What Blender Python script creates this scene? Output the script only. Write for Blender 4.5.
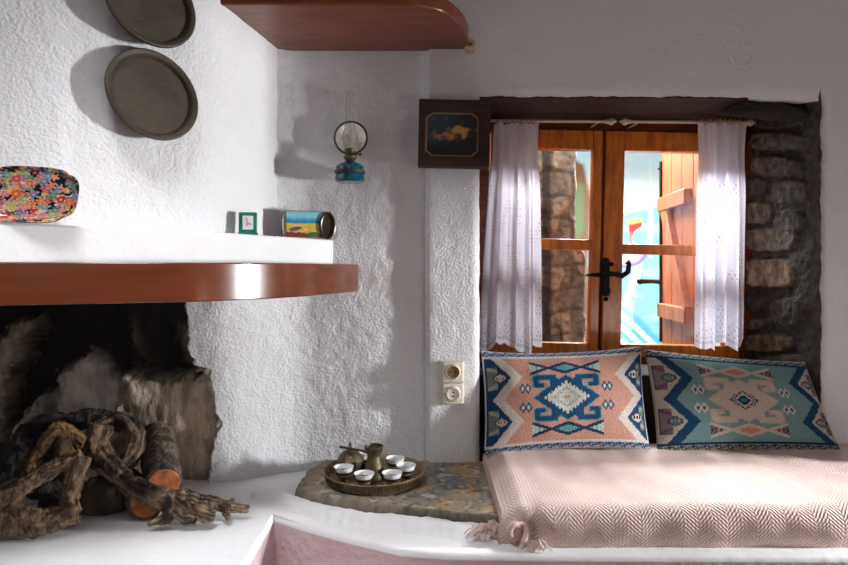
import bpy, bmesh, math, random
from mathutils import Vector, Matrix, noise, Euler
random.seed(7)
S = bpy.context.scene
for o in list(bpy.data.objects): bpy.data.objects.remove(o)
COL = S.collection
F = 634.0; CZ = 1.10; HY = 268.0; CX = 424.0
def P(px, py, Y): return Vector(((px-CX)/F*Y, Y, CZ-(py-HY)/F*Y))
# ------------------------------------------------------------------ camera
cd = bpy.data.cameras.new('camera'); cam = bpy.data.objects.new('camera', cd); COL.objects.link(cam)
cam.location = (0, 0, CZ); cam.rotation_euler = (math.pi/2, 0, 0)
cd.sensor_width = 36; cd.lens = F/848*36; cd.shift_y = -(282.5-HY)/848; cd.clip_start = .05
S.camera = cam
# ------------------------------------------------------------------ world and lights
W = bpy.data.worlds.new('World'); S.world = W; W.use_nodes = True
bg = W.node_tree.nodes['Background']; bg.inputs[0].default_value = (.80, .73, .78, 1); bg.inputs[1].default_value = .105
def area(name, loc, tgt, sx, sy, power, col=(1, 1, 1), spread=180):
    l = bpy.data.lights.new(name, 'AREA'); l.shape = 'RECTANGLE'; l.size = sx; l.size_y = sy
    l.energy = power; l.color = col; l.spread = math.radians(spread)
    o = bpy.data.objects.new(name, l); COL.objects.link(o); o.location = loc
    o.rotation_euler = (Vector(tgt)-Vector(loc)).to_track_quat('-Z', 'Y').to_euler(); return o
area('side_window_daylight', (2.75, 1.36, 1.03), (-.2, 1.75, 1.0), .15, .26, 106, (.96, .975, 1))
area('room_daylight', (1.35, .30, .70), (-.1, 2.05, 1.35), .35, .35, 2.6, (1, .84, .80))
area('front_fill', (-.5, -1.6, 1.7), (.1, 2.0, .9), 1.6, 1.2, 2.6, (.94, .95, 1))  # broad soft fill added behind the camera, stands for no particular window
area('courtyard_daylight', (.3, 3.15, 2.9), (1.15, 4.3, 1.0), .8, .8, 5, (1, .98, .94))
area('hearth_fill', (-.55, .85, 2.25), (-.5, 1.30, .44), .4, .4, 3.8, (.98, .98, 1), 62)  # overhead fill added to brighten the hearth, no such source in the room
area('window_daylight', (.85, 3.6, 2.45), (.75, 1.7, .54), 1.3, .5, 400, (.95, .97, 1))
S.view_settings.view_transform = 'Standard'; S.view_settings.look = 'None'
S.view_settings.gamma = 1; S.view_settings.exposure = 0
# ------------------------------------------------------------------ materials
def srgb(r, g, b):
    f = lambda c: ((c/255+.055)/1.055)**2.4 if c/255 > .04045 else c/255/12.92
    return (f(r), f(g), f(b))
MATS = {}
def mat(name, col, rough=.6, metal=0, nscale=20, ncol=None, nmix=.5, bump=0, bscale=60, vc=False, coat=0, trans=0, stretch=(1, 1, 1), detail=4, spec=.5, bdist=.01):
    if name in MATS: return MATS[name]
    m = bpy.data.materials.new(name); m.use_nodes = True; n = m.node_tree.nodes; L = m.node_tree.links
    b = n['Principled BSDF']; b.inputs['Roughness'].default_value = rough; b.inputs['Metallic'].default_value = metal
    b.inputs['Specular IOR Level'].default_value = spec
    if coat: b.inputs['Coat Weight'].default_value = coat; b.inputs['Coat Roughness'].default_value = .12
    if trans: b.inputs['Transmission Weight'].default_value = trans
    tc = n.new('ShaderNodeTexCoord'); mp = n.new('ShaderNodeMapping'); mp.inputs['Scale'].default_value = stretch
    L.new(tc.outputs['Object'], mp.inputs[0])
    nz = n.new('ShaderNodeTexNoise'); nz.inputs['Scale'].default_value = nscale; nz.inputs['Detail'].default_value = detail
    L.new(mp.outputs[0], nz.inputs['Vector'])
    mx = n.new('ShaderNodeMix'); mx.data_type = 'RGBA'
    c2 = ncol if ncol else tuple(c*.75 for c in col)
    mx.inputs['A'].default_value = (*col, 1); mx.inputs['B'].default_value = (*c2, 1)
    rp = n.new('ShaderNodeMapRange'); rp.inputs[1].default_value = .4; rp.inputs[2].default_value = .65; rp.inputs[4].default_value = nmix
    L.new(nz.outputs[0], rp.inputs[0]); L.new(rp.outputs[0], mx.inputs[0])
    out = mx.outputs['Result']
    if vc:
        a = n.new('ShaderNodeAttribute'); a.attribute_name = 'Col'
        mm = n.new('ShaderNodeMix'); mm.data_type = 'RGBA'; mm.blend_type = 'MULTIPLY'; mm.inputs[0].default_value = 1
        L.new(a.outputs['Color'], mm.inputs['A']); L.new(out, mm.inputs['B']); out = mm.outputs['Result']
    L.new(out, b.inputs['Base Color'])
    if bump:
        n2 = n.new('ShaderNodeTexNoise'); n2.inputs['Scale'].default_value = bscale; n2.inputs['Detail'].default_value = 5
        L.new(mp.outputs[0], n2.inputs['Vector'])
        bp = n.new('ShaderNodeBump'); bp.inputs['Strength'].default_value = bump; bp.inputs['Distance'].default_value = bdist
        L.new(n2.outputs[0], bp.inputs['Height']); L.new(bp.outputs[0], b.inputs['Normal'])
    MATS[name] = m; return m
WHITE = (.77, .77, .78)
plaster = mat('whitewashed plaster', WHITE, .85, nscale=5, ncol=(.72, .71, .70), nmix=.5, bump=.75, bscale=125, bdist=.006)
plaster_s = mat('smooth whitewash', (.83, .83, .84), .8, nscale=6, ncol=(.76, .75, .74), nmix=.5, bump=.25, bscale=30, bdist=.01)
pink = mat('mauve painted plaster', srgb(214, 188, 192), .85, nscale=5, ncol=srgb(224, 208, 210), nmix=.8, bump=.5, bscale=40)
walnut = mat('red brown varnished wood', srgb(118, 60, 34), .28, nscale=7, ncol=srgb(88, 40, 24), nmix=.8, stretch=(1, 6, 10), coat=.15, spec=.35)
board_m = mat('glossy varnished board', srgb(104, 50, 24), .22, nscale=5, ncol=srgb(86, 38, 18), nmix=.6, stretch=(1, 1, 8), coat=.5)
pine = mat('honey varnished pine', srgb(226, 126, 36), .3, nscale=9, ncol=srgb(176, 84, 22), nmix=.8, stretch=(5, 1, 1), coat=.3)
pine_d = mat('dark varnished pine', srgb(150, 72, 30), .35, nscale=9, ncol=srgb(96, 42, 18), nmix=.8, stretch=(1, 1, 7), coat=.3)
shut_m = mat('orange stained shutter wood', srgb(164, 84, 22), .5, nscale=9, ncol=srgb(116, 54, 14), nmix=.8, stretch=(6, 6, .8), bump=.2)
oldwood = mat('old dark beam wood', srgb(58, 31, 20), .8, nscale=8, ncol=srgb(38, 24, 18), nmix=.9, stretch=(1, 6, 6), bump=.8, bscale=20)
char = mat('charred wood', (.018, .015, .013), .85, nscale=14, ncol=(.04, .03, .025), nmix=.8, bump=1, bscale=45, bdist=.02)
iron = mat('black iron', (.012, .013, .016), .45, metal=.6, bump=.3, bscale=80)
bronze = mat('aged bronze', srgb(70, 61, 48), .6, metal=.2, nscale=18, ncol=srgb(54, 47, 38), nmix=.8, bump=.25, bscale=90)
brass = mat('dull brass', srgb(142, 120, 94), .42, metal=.6, nscale=30, ncol=srgb(98, 82, 64), nmix=.8, bump=.4, bscale=140)
brass_d = mat('tarnished brass', srgb(104, 94, 72), .45, metal=.6, nscale=30, ncol=srgb(66, 60, 46), nmix=.9, bump=.3, bscale=120)
china = mat('white china', (.85, .85, .84), .15, nmix=0)
cream = mat('cream plastic', srgb(232, 224, 206), .4, nmix=.1)
cream_d = mat('cream ceramic', srgb(206, 192, 158), .45, nmix=.4, bump=.2)
brownp = mat('brown plastic', srgb(128, 106, 72), .4, nmix=.3)
hole_m = mat('dark hole', (.01, .01, .01), .9, nmix=0)
rod_m = mat('white enamelled rod', srgb(214, 202, 190), .4, nmix=.2)
ring_m = mat('ivory curtain rings', srgb(196, 180, 138), .4, nmix=.3)
green = mat('green plastic', srgb(18, 120, 100), .35, nmix=.15)
pinkp = mat('pink clock hands', srgb(226, 120, 120), .5, nmix=0)
stone_vc = mat('rubble stone', (1, 1, 1), .9, nscale=30, ncol=(.45, .45, .45), nmix=.9, bump=1, bscale=35, vc=True, bdist=.02)
rock_vc = mat('sooty firebox stone', (1, 1, 1), .9, nscale=14, ncol=(.5, .5, .5), nmix=.8, bump=.9, bscale=40, vc=True, stretch=(1.6, 1, .9), bdist=.010)
bark_vc = mat('gnarled bark', (1, 1, 1), .85, nscale=30, ncol=(.35, .33, .3), nmix=.95, bump=1, bscale=55, vc=True, bdist=.02)
slab_vc = mat('worn stone slab', (.82, .80, .76), .8, nscale=24, ncol=(.55, .55, .55), nmix=.8, bump=.6, bscale=40, vc=True)
knit_vc = mat('knitted wool', (1, 1, 1), .95, nscale=260, ncol=(.62, .62, .62), nmix=.6, bump=.8, bscale=260, vc=True, spec=.1)
paint_vc = mat('painted surface', (1, 1, 1), .6, nscale=30, ncol=(.85, .85, .85), nmix=.4, vc=True)
gloss_vc = mat('lacquered print', (1, 1, 1), .15, nmix=0, vc=True, coat=.5)
fringe_m = mat('pinkish cream cotton fringe', srgb(226, 206, 198), .95, nmix=.3)
plank_floor = mat('terracotta floor', srgb(140, 90, 72), .7, nscale=6, nmix=.6)

def glass_mat(name, tint=(1, 1, 1), refl=.06):
    m = bpy.data.materials.new(name); m.use_nodes = True; n = m.node_tree.nodes; L = m.node_tree.links
    n.remove(n['Principled BSDF']); out = n['Material Output']
    t = n.new('ShaderNodeBsdfTransparent'); t.inputs[0].default_value = (*tint, 1)
    g = n.new('ShaderNodeBsdfGlossy'); g.inputs['Roughness'].default_value = .02
    fr = n.new('ShaderNodeLayerWeight'); fr.inputs[0].default_value = .25
    mr = n.new('ShaderNodeMapRange'); mr.inputs[3].default_value = refl*.5; mr.inputs[4].default_value = min(1, refl*8)
    L.new(fr.outputs['Fresnel'], mr.inputs[0])
    x = n.new('ShaderNodeMixShader'); L.new(mr.outputs[0], x.inputs[0]); L.new(t.outputs[0], x.inputs[1]); L.new(g.outputs[0], x.inputs[2])
    L.new(x.outputs[0], out.inputs[0]); return m
pane_m = glass_mat('window glass'); chim_m = glass_mat('lamp chimney glass', (.96, .97, .97), .05)

def lace_mat():
    m = bpy.data.materials.new('white lace cotton'); m.use_nodes = True; n = m.node_tree.nodes; L = m.node_tree.links
    n.remove(n['Principled BSDF']); out = n['Material Output']
    d = n.new('ShaderNodeBsdfDiffuse'); d.inputs[0].default_value = (.86, .84, .90, 1)
    tl = n.new('ShaderNodeBsdfTranslucent'); tl.inputs[0].default_value = (.86, .84, .92, 1)
    tp = n.new('ShaderNodeBsdfTransparent')
    x = n.new('ShaderNodeMixShader'); x.inputs[0].default_value = .42
    L.new(d.outputs[0], x.inputs[1]); L.new(tl.outputs[0], x.inputs[2])
    y = n.new('ShaderNodeMixShader'); a = n.new('ShaderNodeAttribute'); a.attribute_name = 'Col'
    tc = n.new('ShaderNodeTexCoord'); nz = n.new('ShaderNodeTexNoise'); nz.inputs['Scale'].default_value = 420
    L.new(tc.outputs['Object'], nz.inputs['Vector'])
    mt = n.new('ShaderNodeMath'); mt.operation = 'MULTIPLY_ADD'; mt.inputs[1].default_value = .25; L.new(nz.outputs[0], mt.inputs[0]); L.new(a.outputs['Fac'], mt.inputs[2])
    sb = n.new('ShaderNodeMath'); sb.operation = 'SUBTRACT'; sb.inputs[1].default_value = .12; sb.use_clamp = True; L.new(mt.outputs[0], sb.inputs[0])
    L.new(sb.outputs[0], y.inputs[0]); L.new(tp.outputs[0], y.inputs[1]); L.new(x.outputs[0], y.inputs[2])
    L.new(y.outputs[0], out.inputs[0]); return m
lace = lace_mat()

def blanket_mat():
    m = bpy.data.materials.new('woven chevron blanket'); m.use_nodes = True; n = m.node_tree.nodes; L = m.node_tree.links
    b = n['Principled BSDF']; b.inputs['Roughness'].default_value = .95; b.inputs['Specular IOR Level'].default_value = .1
    def M(op, a, c=None, e=None):
        k = n.new('ShaderNodeMath'); k.operation = op
        for i, v in enumerate((a, c, e)):
            if v is None: continue
            if isinstance(v, (int, float)): k.inputs[i].default_value = v
            else: L.new(v, k.inputs[i])
        return k.outputs[0]
    tc = n.new('ShaderNodeTexCoord'); at = n.new('ShaderNodeAttribute'); at.attribute_name = 'Col'; sp = n.new('ShaderNodeSeparateXYZ'); L.new(at.outputs['Vector'], sp.inputs[0])
    v = sp.outputs['Y']; nzd = n.new('ShaderNodeTexNoise'); nzd.inputs['Scale'].default_value = 14; L.new(at.outputs['Vector'], nzd.inputs['Vector'])
    tri = M('PINGPONG', sp.outputs['X'], .034)
    ph = M('ADD', M('ADD', M('MULTIPLY', v, 640), M('MULTIPLY', tri, 640)), M('MULTIPLY', nzd.outputs[0], 9))
    s = M('SINE', ph); s2 = M('SINE', M('MULTIPLY', sp.outputs['X'], 700))
    h = M('ADD', M('MULTIPLY', s, .7), M('MULTIPLY', s2, .3))
    nz = n.new('ShaderNodeTexNoise'); nz.inputs['Scale'].default_value = 12; L.new(tc.outputs['Object'], nz.inputs['Vector'])
    h = M('MULTIPLY', h, M('ADD', nz.outputs[0], .3))
    bp = n.new('ShaderNodeBump'); bp.inputs['Strength'].default_value = .9; bp.inputs['Distance'].default_value = .0018
    L.new(h, bp.inputs['Height']); L.new(bp.outputs[0], b.inputs['Normal'])
    mx = n.new('ShaderNodeMix'); mx.data_type = 'RGBA'; mx.inputs['A'].default_value = (*srgb(214, 186, 176), 1); mx.inputs['B'].default_value = (*srgb(230, 210, 203), 1)
    L.new(M('MULTIPLY_ADD', s, .5, .5), mx.inputs[0]); L.new(mx.outputs['Result'], b.inputs['Base Color'])
    return m
blanket = blanket_mat()

def refl_mat():
    m = mat('crackled mirror', (.95, .93, .84), .3, metal=.35, nscale=40, ncol=(.62, .58, .45), nmix=.6, bump=.8, bscale=28, bdist=.02); return m
mirror = refl_mat()
teal_glass = mat('teal glass', srgb(0, 84, 106), .1, nscale=10, ncol=srgb(0, 70, 92), nmix=.5, coat=.6)
# ------------------------------------------------------------------ builders
def tag(o, label=None, cat=None, group=None, kind=None):
    if label: o['label'] = label
    if cat: o['category'] = cat
    if group: o['group'] = group
    if kind: o['kind'] = kind
    return o
def empty(name, loc, *t):
    o = bpy.data.objects.new(name, None); COL.objects.link(o); o.location = loc; o.empty_display_size = .05; tag(o, *t); return o
class MB:
    def __init__(s): s.v = []; s.f = []; s.c = []; s.mi = []
    def add(s, vs, fs, col=None, mi=0):
        k = len(s.v); s.v += [tuple(x) for x in vs]; s.f += [tuple(i+k for i in f) for f in fs]
        s.mi += [mi]*len(fs); s.c += [(col or (1, 1, 1))]*len(vs) if not (col and isinstance(col[0], (tuple, list))) else col
    def box(s, a, b, col=None, mi=0):
        x0, y0, z0 = a; x1, y1, z1 = b
        s.add([(x0, y0, z0), (x1, y0, z0), (x1, y1, z0), (x0, y1, z0), (x0, y0, z1), (x1, y0, z1), (x1, y1, z1), (x0, y1, z1)],
              [(0, 3, 2, 1), (4, 5, 6, 7), (0, 1, 5, 4), (1, 2, 6, 5), (2, 3, 7, 6), (3, 0, 4, 7)], col, mi)
    def tube(s, pts, rs, n=10, col=None, rough=0, seed=0, cap=True, mi=0):
        pts = [Vector(p) for p in pts]; m = len(pts)
        if isinstance(rs, (int, float)): rs = [rs]*m
        vs = []; cs = []; up = Vector((0, 0, 1)); pu = None
        for i, p in enumerate(pts):
            d = (pts[min(i+1, m-1)]-pts[max(i-1, 0)]).normalized()
            if pu is None: pu = d.cross(up if abs(d.z) < .9 else Vector((1, 0, 0))).normalized()
            pu = (pu-d*pu.dot(d)).normalized(); w = d.cross(pu)
            for k in range(n):
                a = 2*math.pi*k/n; q = pu*math.cos(a)+w*math.sin(a); r = rs[i]
                if rough:
                    g = noise.noise(Vector((math.cos(a)*1.6+seed, math.sin(a)*1.6, i*.09)))+.6*noise.noise((p+q*r)*40+Vector((seed, 0, 0)))+.45*noise.noise((p+q*r)*110)+.35*noise.noise(Vector((math.cos(a)*5+seed, math.sin(a)*5, i*.15)))
                    r *= 1+rough*g
                vs.append(p+q*r)
        fs = [(i*n+k, i*n+(k+1) % n, (i+1)*n+(k+1) % n, (i+1)*n+k) for i in range(m-1) for k in range(n)]
        if cap:
            vs += [pts[0], pts[-1]]; c0 = m*n
            fs += [(c0, (k+1) % n, k) for k in range(n)]+[(c0+1, (m-1)*n+k, (m-1)*n+(k+1) % n) for k in range(n)]
        s.add(vs, fs, col, mi)
    def lathe(s, prof, c=(0, 0, 0), n=32, axis='z', col=None, mi=0, close=False):
        c = Vector(c); vs = []
        for r, h in prof:
            for k in range(n):
                a = 2*math.pi*k/n
                if axis == 'z': vs.append(c+Vector((r*math.cos(a), r*math.sin(a), h)))
                else: vs.append(c+Vector((r*math.cos(a), h, r*math.sin(a))))
        m = len(prof)
        if axis == 'z': fs = [(i*n+k, i*n+(k+1) % n, (i+1)*n+(k+1) % n, (i+1)*n+k) for i in range(m-1) for k in range(n)]
        else: fs = [(i*n+(k+1) % n, i*n+k, (i+1)*n+k, (i+1)*n+(k+1) % n) for i in range(m-1) for k in range(n)]
        s.add(vs, fs, col, mi)
    def prism(s, poly, z0, z1, col=None, mi=0):
        n = len(poly); vs = [(x, y, z0) for x, y in poly]+[(x, y, z1) for x, y in poly]
        s.add(vs, [tuple(range(n-1, -1, -1)), tuple(range(n, 2*n))]+[(i, (i+1) % n, n+(i+1) % n, n+i) for i in range(n)], col, mi)
    def sphere(s, c, r, col=None, sz=1, seg=12):
        c = Vector(c); pr = [(r*math.sin(math.pi*i/8)+1e-5, -r*sz*math.cos(math.pi*i/8)) for i in range(9)]; s.lathe(pr, c, seg, col=col)
    def build(s, name, mats, parent=None, smooth=True, bevel=0, origin=None, angle=40):
        me = bpy.data.meshes.new(name); og = Vector(origin) if origin else Vector((0, 0, 0))
        me.from_pydata([Vector(v)-og for v in s.v], [], s.f)
        if not isinstance(mats, (list, tuple)): mats = [mats]
        for m in mats: me.materials.append(m)
        me.polygons.foreach_set('material_index', s.mi)
        ca = me.color_attributes.new('Col', 'FLOAT_COLOR', 'POINT'); fl = []
        for c in s.c: fl += [c[0], c[1], c[2], 1]
        ca.data.foreach_set('color', fl); me.update()
        bm = bmesh.new(); bm.from_mesh(me); bmesh.ops.recalc_face_normals(bm, faces=bm.faces); bm.to_mesh(me); bm.free()
        if smooth: me.set_sharp_from_angle(angle=math.radians(angle)); me.polygons.foreach_set('use_smooth', [True]*len(me.polygons))
        o = bpy.data.objects.new(name, me); COL.objects.link(o)
        if bevel:
            b = o.modifiers.new('b', 'BEVEL'); b.width = bevel; b.segments = 3; b.limit_method = 'ANGLE'; b.harden_normals = False
        if parent: o.parent = parent; o.location = og-parent.location if origin else -Vector(parent.location)
        elif origin: o.location = og
        return o
# with parent: mesh data are in world coordinates, shifted by the parent's place
def grid(nu, nv, fn, cf=None, wrap=False):
    vs = []; cs = []
    for j in range(nv+1):
        for i in range(nu+1):
            p = fn(i/nu, j/nv); vs.append(p)
            if cf: cs.append(cf(i/nu, j/nv, p))
    fs = [(j*(nu+1)+i, j*(nu+1)+i+1, (j+1)*(nu+1)+i+1, (j+1)*(nu+1)+i) for j in range(nv) for i in range(nu)]
    return vs, fs, (cs or None)
def smooth(a, b, x): t = max(0, min(1, (x-a)/(b-a))); return t*t*(3-2*t)
def lerp(a, b, t): return tuple(a[i]+(b[i]-a[i])*t for i in range(len(a)))
def spl(pts, n):     # Catmull-Rom through points
    pts = [Vector(p) for p in pts]; out = []
    for i in range(len(pts)-1):
        p0 = pts[max(i-1, 0)]; p1 = pts[i]; p2 = pts[i+1]; p3 = pts[min(i+2, len(pts)-1)]
        for k in range(n):
            t = k/n; out.append(.5*((2*p1)+(p2-p0)*t+(2*p0-5*p1+4*p2-p3)*t*t+(3*p1-p0-3*p2+p3)*t**3))
    out.append(pts[-1]); return out
def interp(tab, x):
    if x <= tab[0][0]: return tab[0][1]
    for (a, b), (c, d) in zip(tab, tab[1:]):
        if x <= c: return b+(d-b)*(x-a)/(c-a)
    return tab[-1][1]
N = lambda x, y, z: noise.noise(Vector((x, y, z)))
def rough_d(x, y, z, a=1):   # trowelled lumps
    return a*(.004*N(x*9, y*9, z*9)+.0022*N(x*30, y*30, z*30)+.0012*N(x*70, y*70, z*60))
# ------------------------------------------------------------------ room shell
m = MB(); m.box((-2.2, -2, -.05), (1.6, 2.6, 0)); tag(m.build('floor', plank_floor, smooth=False), kind='structure')
m = MB(); m.box((-2.2, -.2, 2.45), (1.6, 2.9, 2.5)); tag(m.build('ceiling', plaster_s, smooth=False), kind='structure')
# back wall (behind the lamp) running on into the fireplace cheek
def wy(X): return 2.066-.12*smooth(.36, .66, -X)
edge = [(.40, -.675), (.44, -.672), (.52, -.664), (.575, -.655), (.62, -.632), (.665, -.652), (.70, -.655), (.765, -.668), (.79, -.66), (.80, -.72), (.86, -.735), (.92, -.735), (.98, -.745), (1.05, -.75), (2.5, -.75)]
def wallp(u, v):
    z = .40+2.06*v; xe = interp(edge, z)+.010*N(1, 3, z*30)+.006*N(1, 3, z*80); X = .12+(xe-.12)*u
    Y = wy(X)+rough_d(X, 0, z, .95)
    if u > .985: Y += .03*(u-.985)/.015
    return Vector((X, Y, z))
m = MB(); v, f, c = grid(170, 420, wallp); m.add(v, f); tag(m.build('wall_back', plaster), kind='structure')
# whitewashed wall with the window opening
OX0, OX1, OZ = .180, 1.274, 1.652
def frontp(u, v):
    X = .003+1.72*u; z = .38+2.07*v; Y = 2.033+rough_d(X, 4, z, .7)
    Y += .030*smooth(.018, 0, X-.003)
    return Vector((X, Y, z))
m = MB(); nu, nv = 215, 260; v, f, c = grid(nu, nv, frontp)
ix0 = round((OX0-.003)/1.72*nu); ix1 = round((OX1-.003)/1.72*nu); iz = round((OZ-.38)/2.07*nv)
keep = []
for j in range(nv):
    for i in range(nu):
        if ix0 <= i < ix1 and j < iz: continue
        keep.append(f[j*nu+i])
def W2(X, Z): return .006*N(X*14, 0, Z*14)+.003*N(X*40, 0, Z*40)
nw = nu+1
for j in range(nv+1):
    for i in range(nw):
        k = j*nw+i; p = v[k]
        if j <= iz and i in (ix0, ix1): p.x += W2(0, p.z)*(1 if i == ix1 else .4)
        if j == iz and ix0 <= i <= ix1: p.z += W2(p.x, 0)-.016*smooth(.9, 1.27, p.x)
        d = max(ix0-i, i-ix1, j-iz) if (i <= ix0 or i >= ix1 or j >= iz) else 0
        if 0 <= d < 3: p.y += (3-d)**2*.0016
# reveal return strips joined to the same wall
m.add(v, keep)
for i in (ix0, ix1):
    a = [v[j*nw+i] for j in range(iz+1)]; k = len(a)
    m.add(a+[Vector((q.x+(0.012 if i == ix1 else -.004), q.y+.06, q.z)) for q in a], [(q, q+1, k+q+1, k+q) for q in range(k-1)])
a = [v[iz*nw+i] for i in range(ix0, ix1+1)]; k = len(a)
m.add(a+[Vector((q.x, q.y+.05, q.z+.006)) for q in a], [(q, q+1, k+q+1, k+q) for q in range(k-1)])
tag(m.build('wall_window', plaster), kind='structure')
# unseen right wall added to block light; stepped opening shapes the side-window shadows
m = MB()
m.box((1.5, .7, 0), (1.6, 1.15, 2.45)); m.box((1.5, 1.15, 0), (1.6, 1.62, .50)); m.box((1.5, 1.62, 1.155), (1.6, 2.1, 2.45))
m.box((1.5, 1.62, 0), (1.6, 2.1, .60)); m.box((1.5, 1.75, .60), (1.6, 2.1, 1.155)); m.box((1.5, 1.15, 1.38), (1.6, 1.62, 2.45))
tag(m.build('wall_right_blocker', plaster_s, smooth=False), kind='structure')
# stone reveal on the right of the niche
stones = [(748, 804, 132, 150), (752, 800, 156, 176), (744, 770, 178, 196), (774, 812, 180, 204), (746, 775, 202, 224), (778, 806, 210, 232), (745, 798, 228, 252), (744, 797, 259, 288), (748, 768, 295, 312), (772, 806, 298, 326), (745, 770, 318, 330), (744, 796, 334, 352), (760, 812, 355, 380), (748, 806, 104, 128)]
tone = [(.20, .17, .13), (.16, .14, .12), (.10, .09, .08), (.14, .12, .10), (.22, .18, .13), (.12, .11, .09), (.24, .20, .14), (.42, .30, .19), (.09, .08, .08), (.10, .08, .07), (.16, .14, .12), (.24, .18, .11), (.14, .12, .09), (.12, .10, .08)]
def revf(u, v):
    Y = 2.032+.498*u; z = .42+1.26*v; X = 1.268
    px = CX+X*F/Y; py = HY+(CZ-z)*F/Y; h = 0
    for (a, b, c, d) in stones:
        cx, cy = (a+b)/2, (c+d)/2; q = (abs((px-cx)/((b-a)/2))**3+abs((py-cy)/((d-c)/2))**3)+.35*N(Y*25, 2, z*25)
        h = max(h, 1-smooth(.75, 1.15, q))
    k = smooth(0, .12, u); return Vector(((1.272+W2(0, z))*(1-k)+X*k+k*(-.018*h+.012*N(Y*12, 5, z*12))+k*.005*N(Y*50, 5, z*50), Y, z))
def revc(u, v, p):
    Y = 2.032+.498*u; z = .42+1.26*v; px = CX+1.268*F/Y; py = HY+(CZ-z)*F/Y; col = (.078, .068, .058)
    for (a, b, c, d), t in zip(stones, tone):
        t = tuple(q*(.75+.5*N(Y*30, 7, z*30)) for q in t)
        cx, cy = (a+b)/2, (c+d)/2; q = (abs((px-cx)/((b-a)/2))**3+abs((py-cy)/((d-c)/2))**3)+.35*N(Y*25, 2, z*25)
        col = lerp(t, col, smooth(.75, 1.1, q))
    return col
m = MB(); v, f, c = grid(90, 240, revf, revc); m.add(v, f, c); tag(m.build('wall_niche_right', stone_vc), kind='structure')
m = MB(); m.box((.12, 2.07, .42), (.176, 2.53, 1.68), (.08, .07, .06)); m.box((.176, 2.16, .40), (1.28, 2.52, .735), (.03, .026, .022))
tag(m.build('wall_niche_low', stone_vc, bevel=.01), kind='structure')
m = MB()
v, f, c = grid(100, 40, lambda u, v: Vector((.15+1.15*u, 2.062+.47*v, 1.658+.006*N(u*20, v*6, 1)+.010*smooth(0, .1, v))))
m.add(v, f); m.box((.15, 2.085, 1.675), (1.32, 2.54, 1.76)); m.box((.15, 2.052, 1.650), (1.10, 2.10, 1.70))
tag(m.build('trim_1', oldwood), kind='structure')
bm_ = MB(); bm_.tube([(.98+.05*i, 2.10+.012*N(i, 0, 0), 1.628-.006*abs(i-2)) for i in range(7)], [.008, .022, .027, .029, .028, .022, .010], 14, rough=.35, seed=3)
tag(bm_.build('charred_beam', char, origin=(1.15, 2.10, 1.60)), 'short charred black beam end under the right end of the window lintel', 'beam')
# firebox
def inpoly(x, y, poly):
    d = 1e9; ins = False; n = len(poly)
    for i in range(n):
        x1, y1 = poly[i]; x2, y2 = poly[(i+1) % n]
        if (y1 > y) != (y2 > y) and x < (x2-x1)*(y-y1)/(y2-y1)+x1: ins = not ins
        dx, dy = x2-x1, y2-y1; t = max(0, min(1, ((x-x1)*dx+(y-y1)*dy)/(dx*dx+dy*dy+1e-9)))
        d = min(d, math.hypot(x-x1-t*dx, y-y1-t*dy))
    return d if ins else -d
FB = [([(131, 368), (150, 371), (170, 375), (190, 371), (206, 364), (230, 366), (230, 500), (135, 500), (126, 440)], (.66, .53, .39), .125),
      ([(46, 382), (62, 368), (84, 352), (98, 358), (110, 374), (124, 380), (134, 406), (140, 450), (30, 455), (42, 420)], (.85, .75, .62), .03),
      ([(-20, 350), (4, 330), (12, 322), (28, 316), (36, 330), (22, 345), (8, 385), (2, 440), (-20, 470)], (.50, .39, .28), .08),
      ([(4, 436), (30, 400), (44, 390), (46, 410), (24, 440), (0, 470)], (.66, .6, .53), .08),
      ([(126, 318), (134, 330), (146, 362), (136, 358), (130, 345)], (.20, .13, .08), .03),
      ([(172, 322), (194, 318), (196, 368), (180, 366), (176, 345)], (.13, .10, .08), .02)]
def fbuv(u, v):
    Yr = 2.06; X = -.60-1.0*u; z = .42+.75*v
    return X, z, CX+X*F/Yr, HY+(CZ-z)*F/Yr, Yr
def fbp(u, v):
    X, z, px, py, Y = fbuv(u, v); Y = 2.10+.05*smooth(.9, 1.4, -X)
    jj = 5*N(px*.06, py*.06, 2)+3*N(px*.2, py*.2, 2)
    for poly, col, dd in FB: Y -= dd*smooth(-4, 5, inpoly(px+jj, py+jj, poly))
    return Vector((X, Y+.008*N(X*15, z*6, 3)+.003*N(X*45, z*20, 3), z))
def fbc(u, v, p):
    X, z, px, py, Y = fbuv(u, v); jj = 6*N(px*.06, py*.06, 2)+5*N(px*.2, py*.2, 2)
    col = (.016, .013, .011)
    s = .5+.5*N(px*.05, py*.012, 9)
    for poly, c, dd in FB:
        w = smooth(-7, 15, inpoly(px+jj, py+jj, poly))
        w *= .55+.45*smooth(-.35, .25, N(px*.09, py*.025, 5)+.3)
        col = lerp(col, c, w)
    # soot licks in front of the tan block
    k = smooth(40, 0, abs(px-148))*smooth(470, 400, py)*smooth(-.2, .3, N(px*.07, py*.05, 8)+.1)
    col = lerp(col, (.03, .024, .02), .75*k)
    k = smooth(196, 214, px)*smooth(455, 485, py)+.8*smooth(440, 490, py)*smooth(150, 175, px)
    return lerp(col, (.10, .09, .08), min(.7, k))
m = MB(); v, f, c = grid(240, 190, fbp, fbc); m.add(v, f, c); tag(m.build('wall_fireplace', rock_vc), kind='structure')

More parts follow.
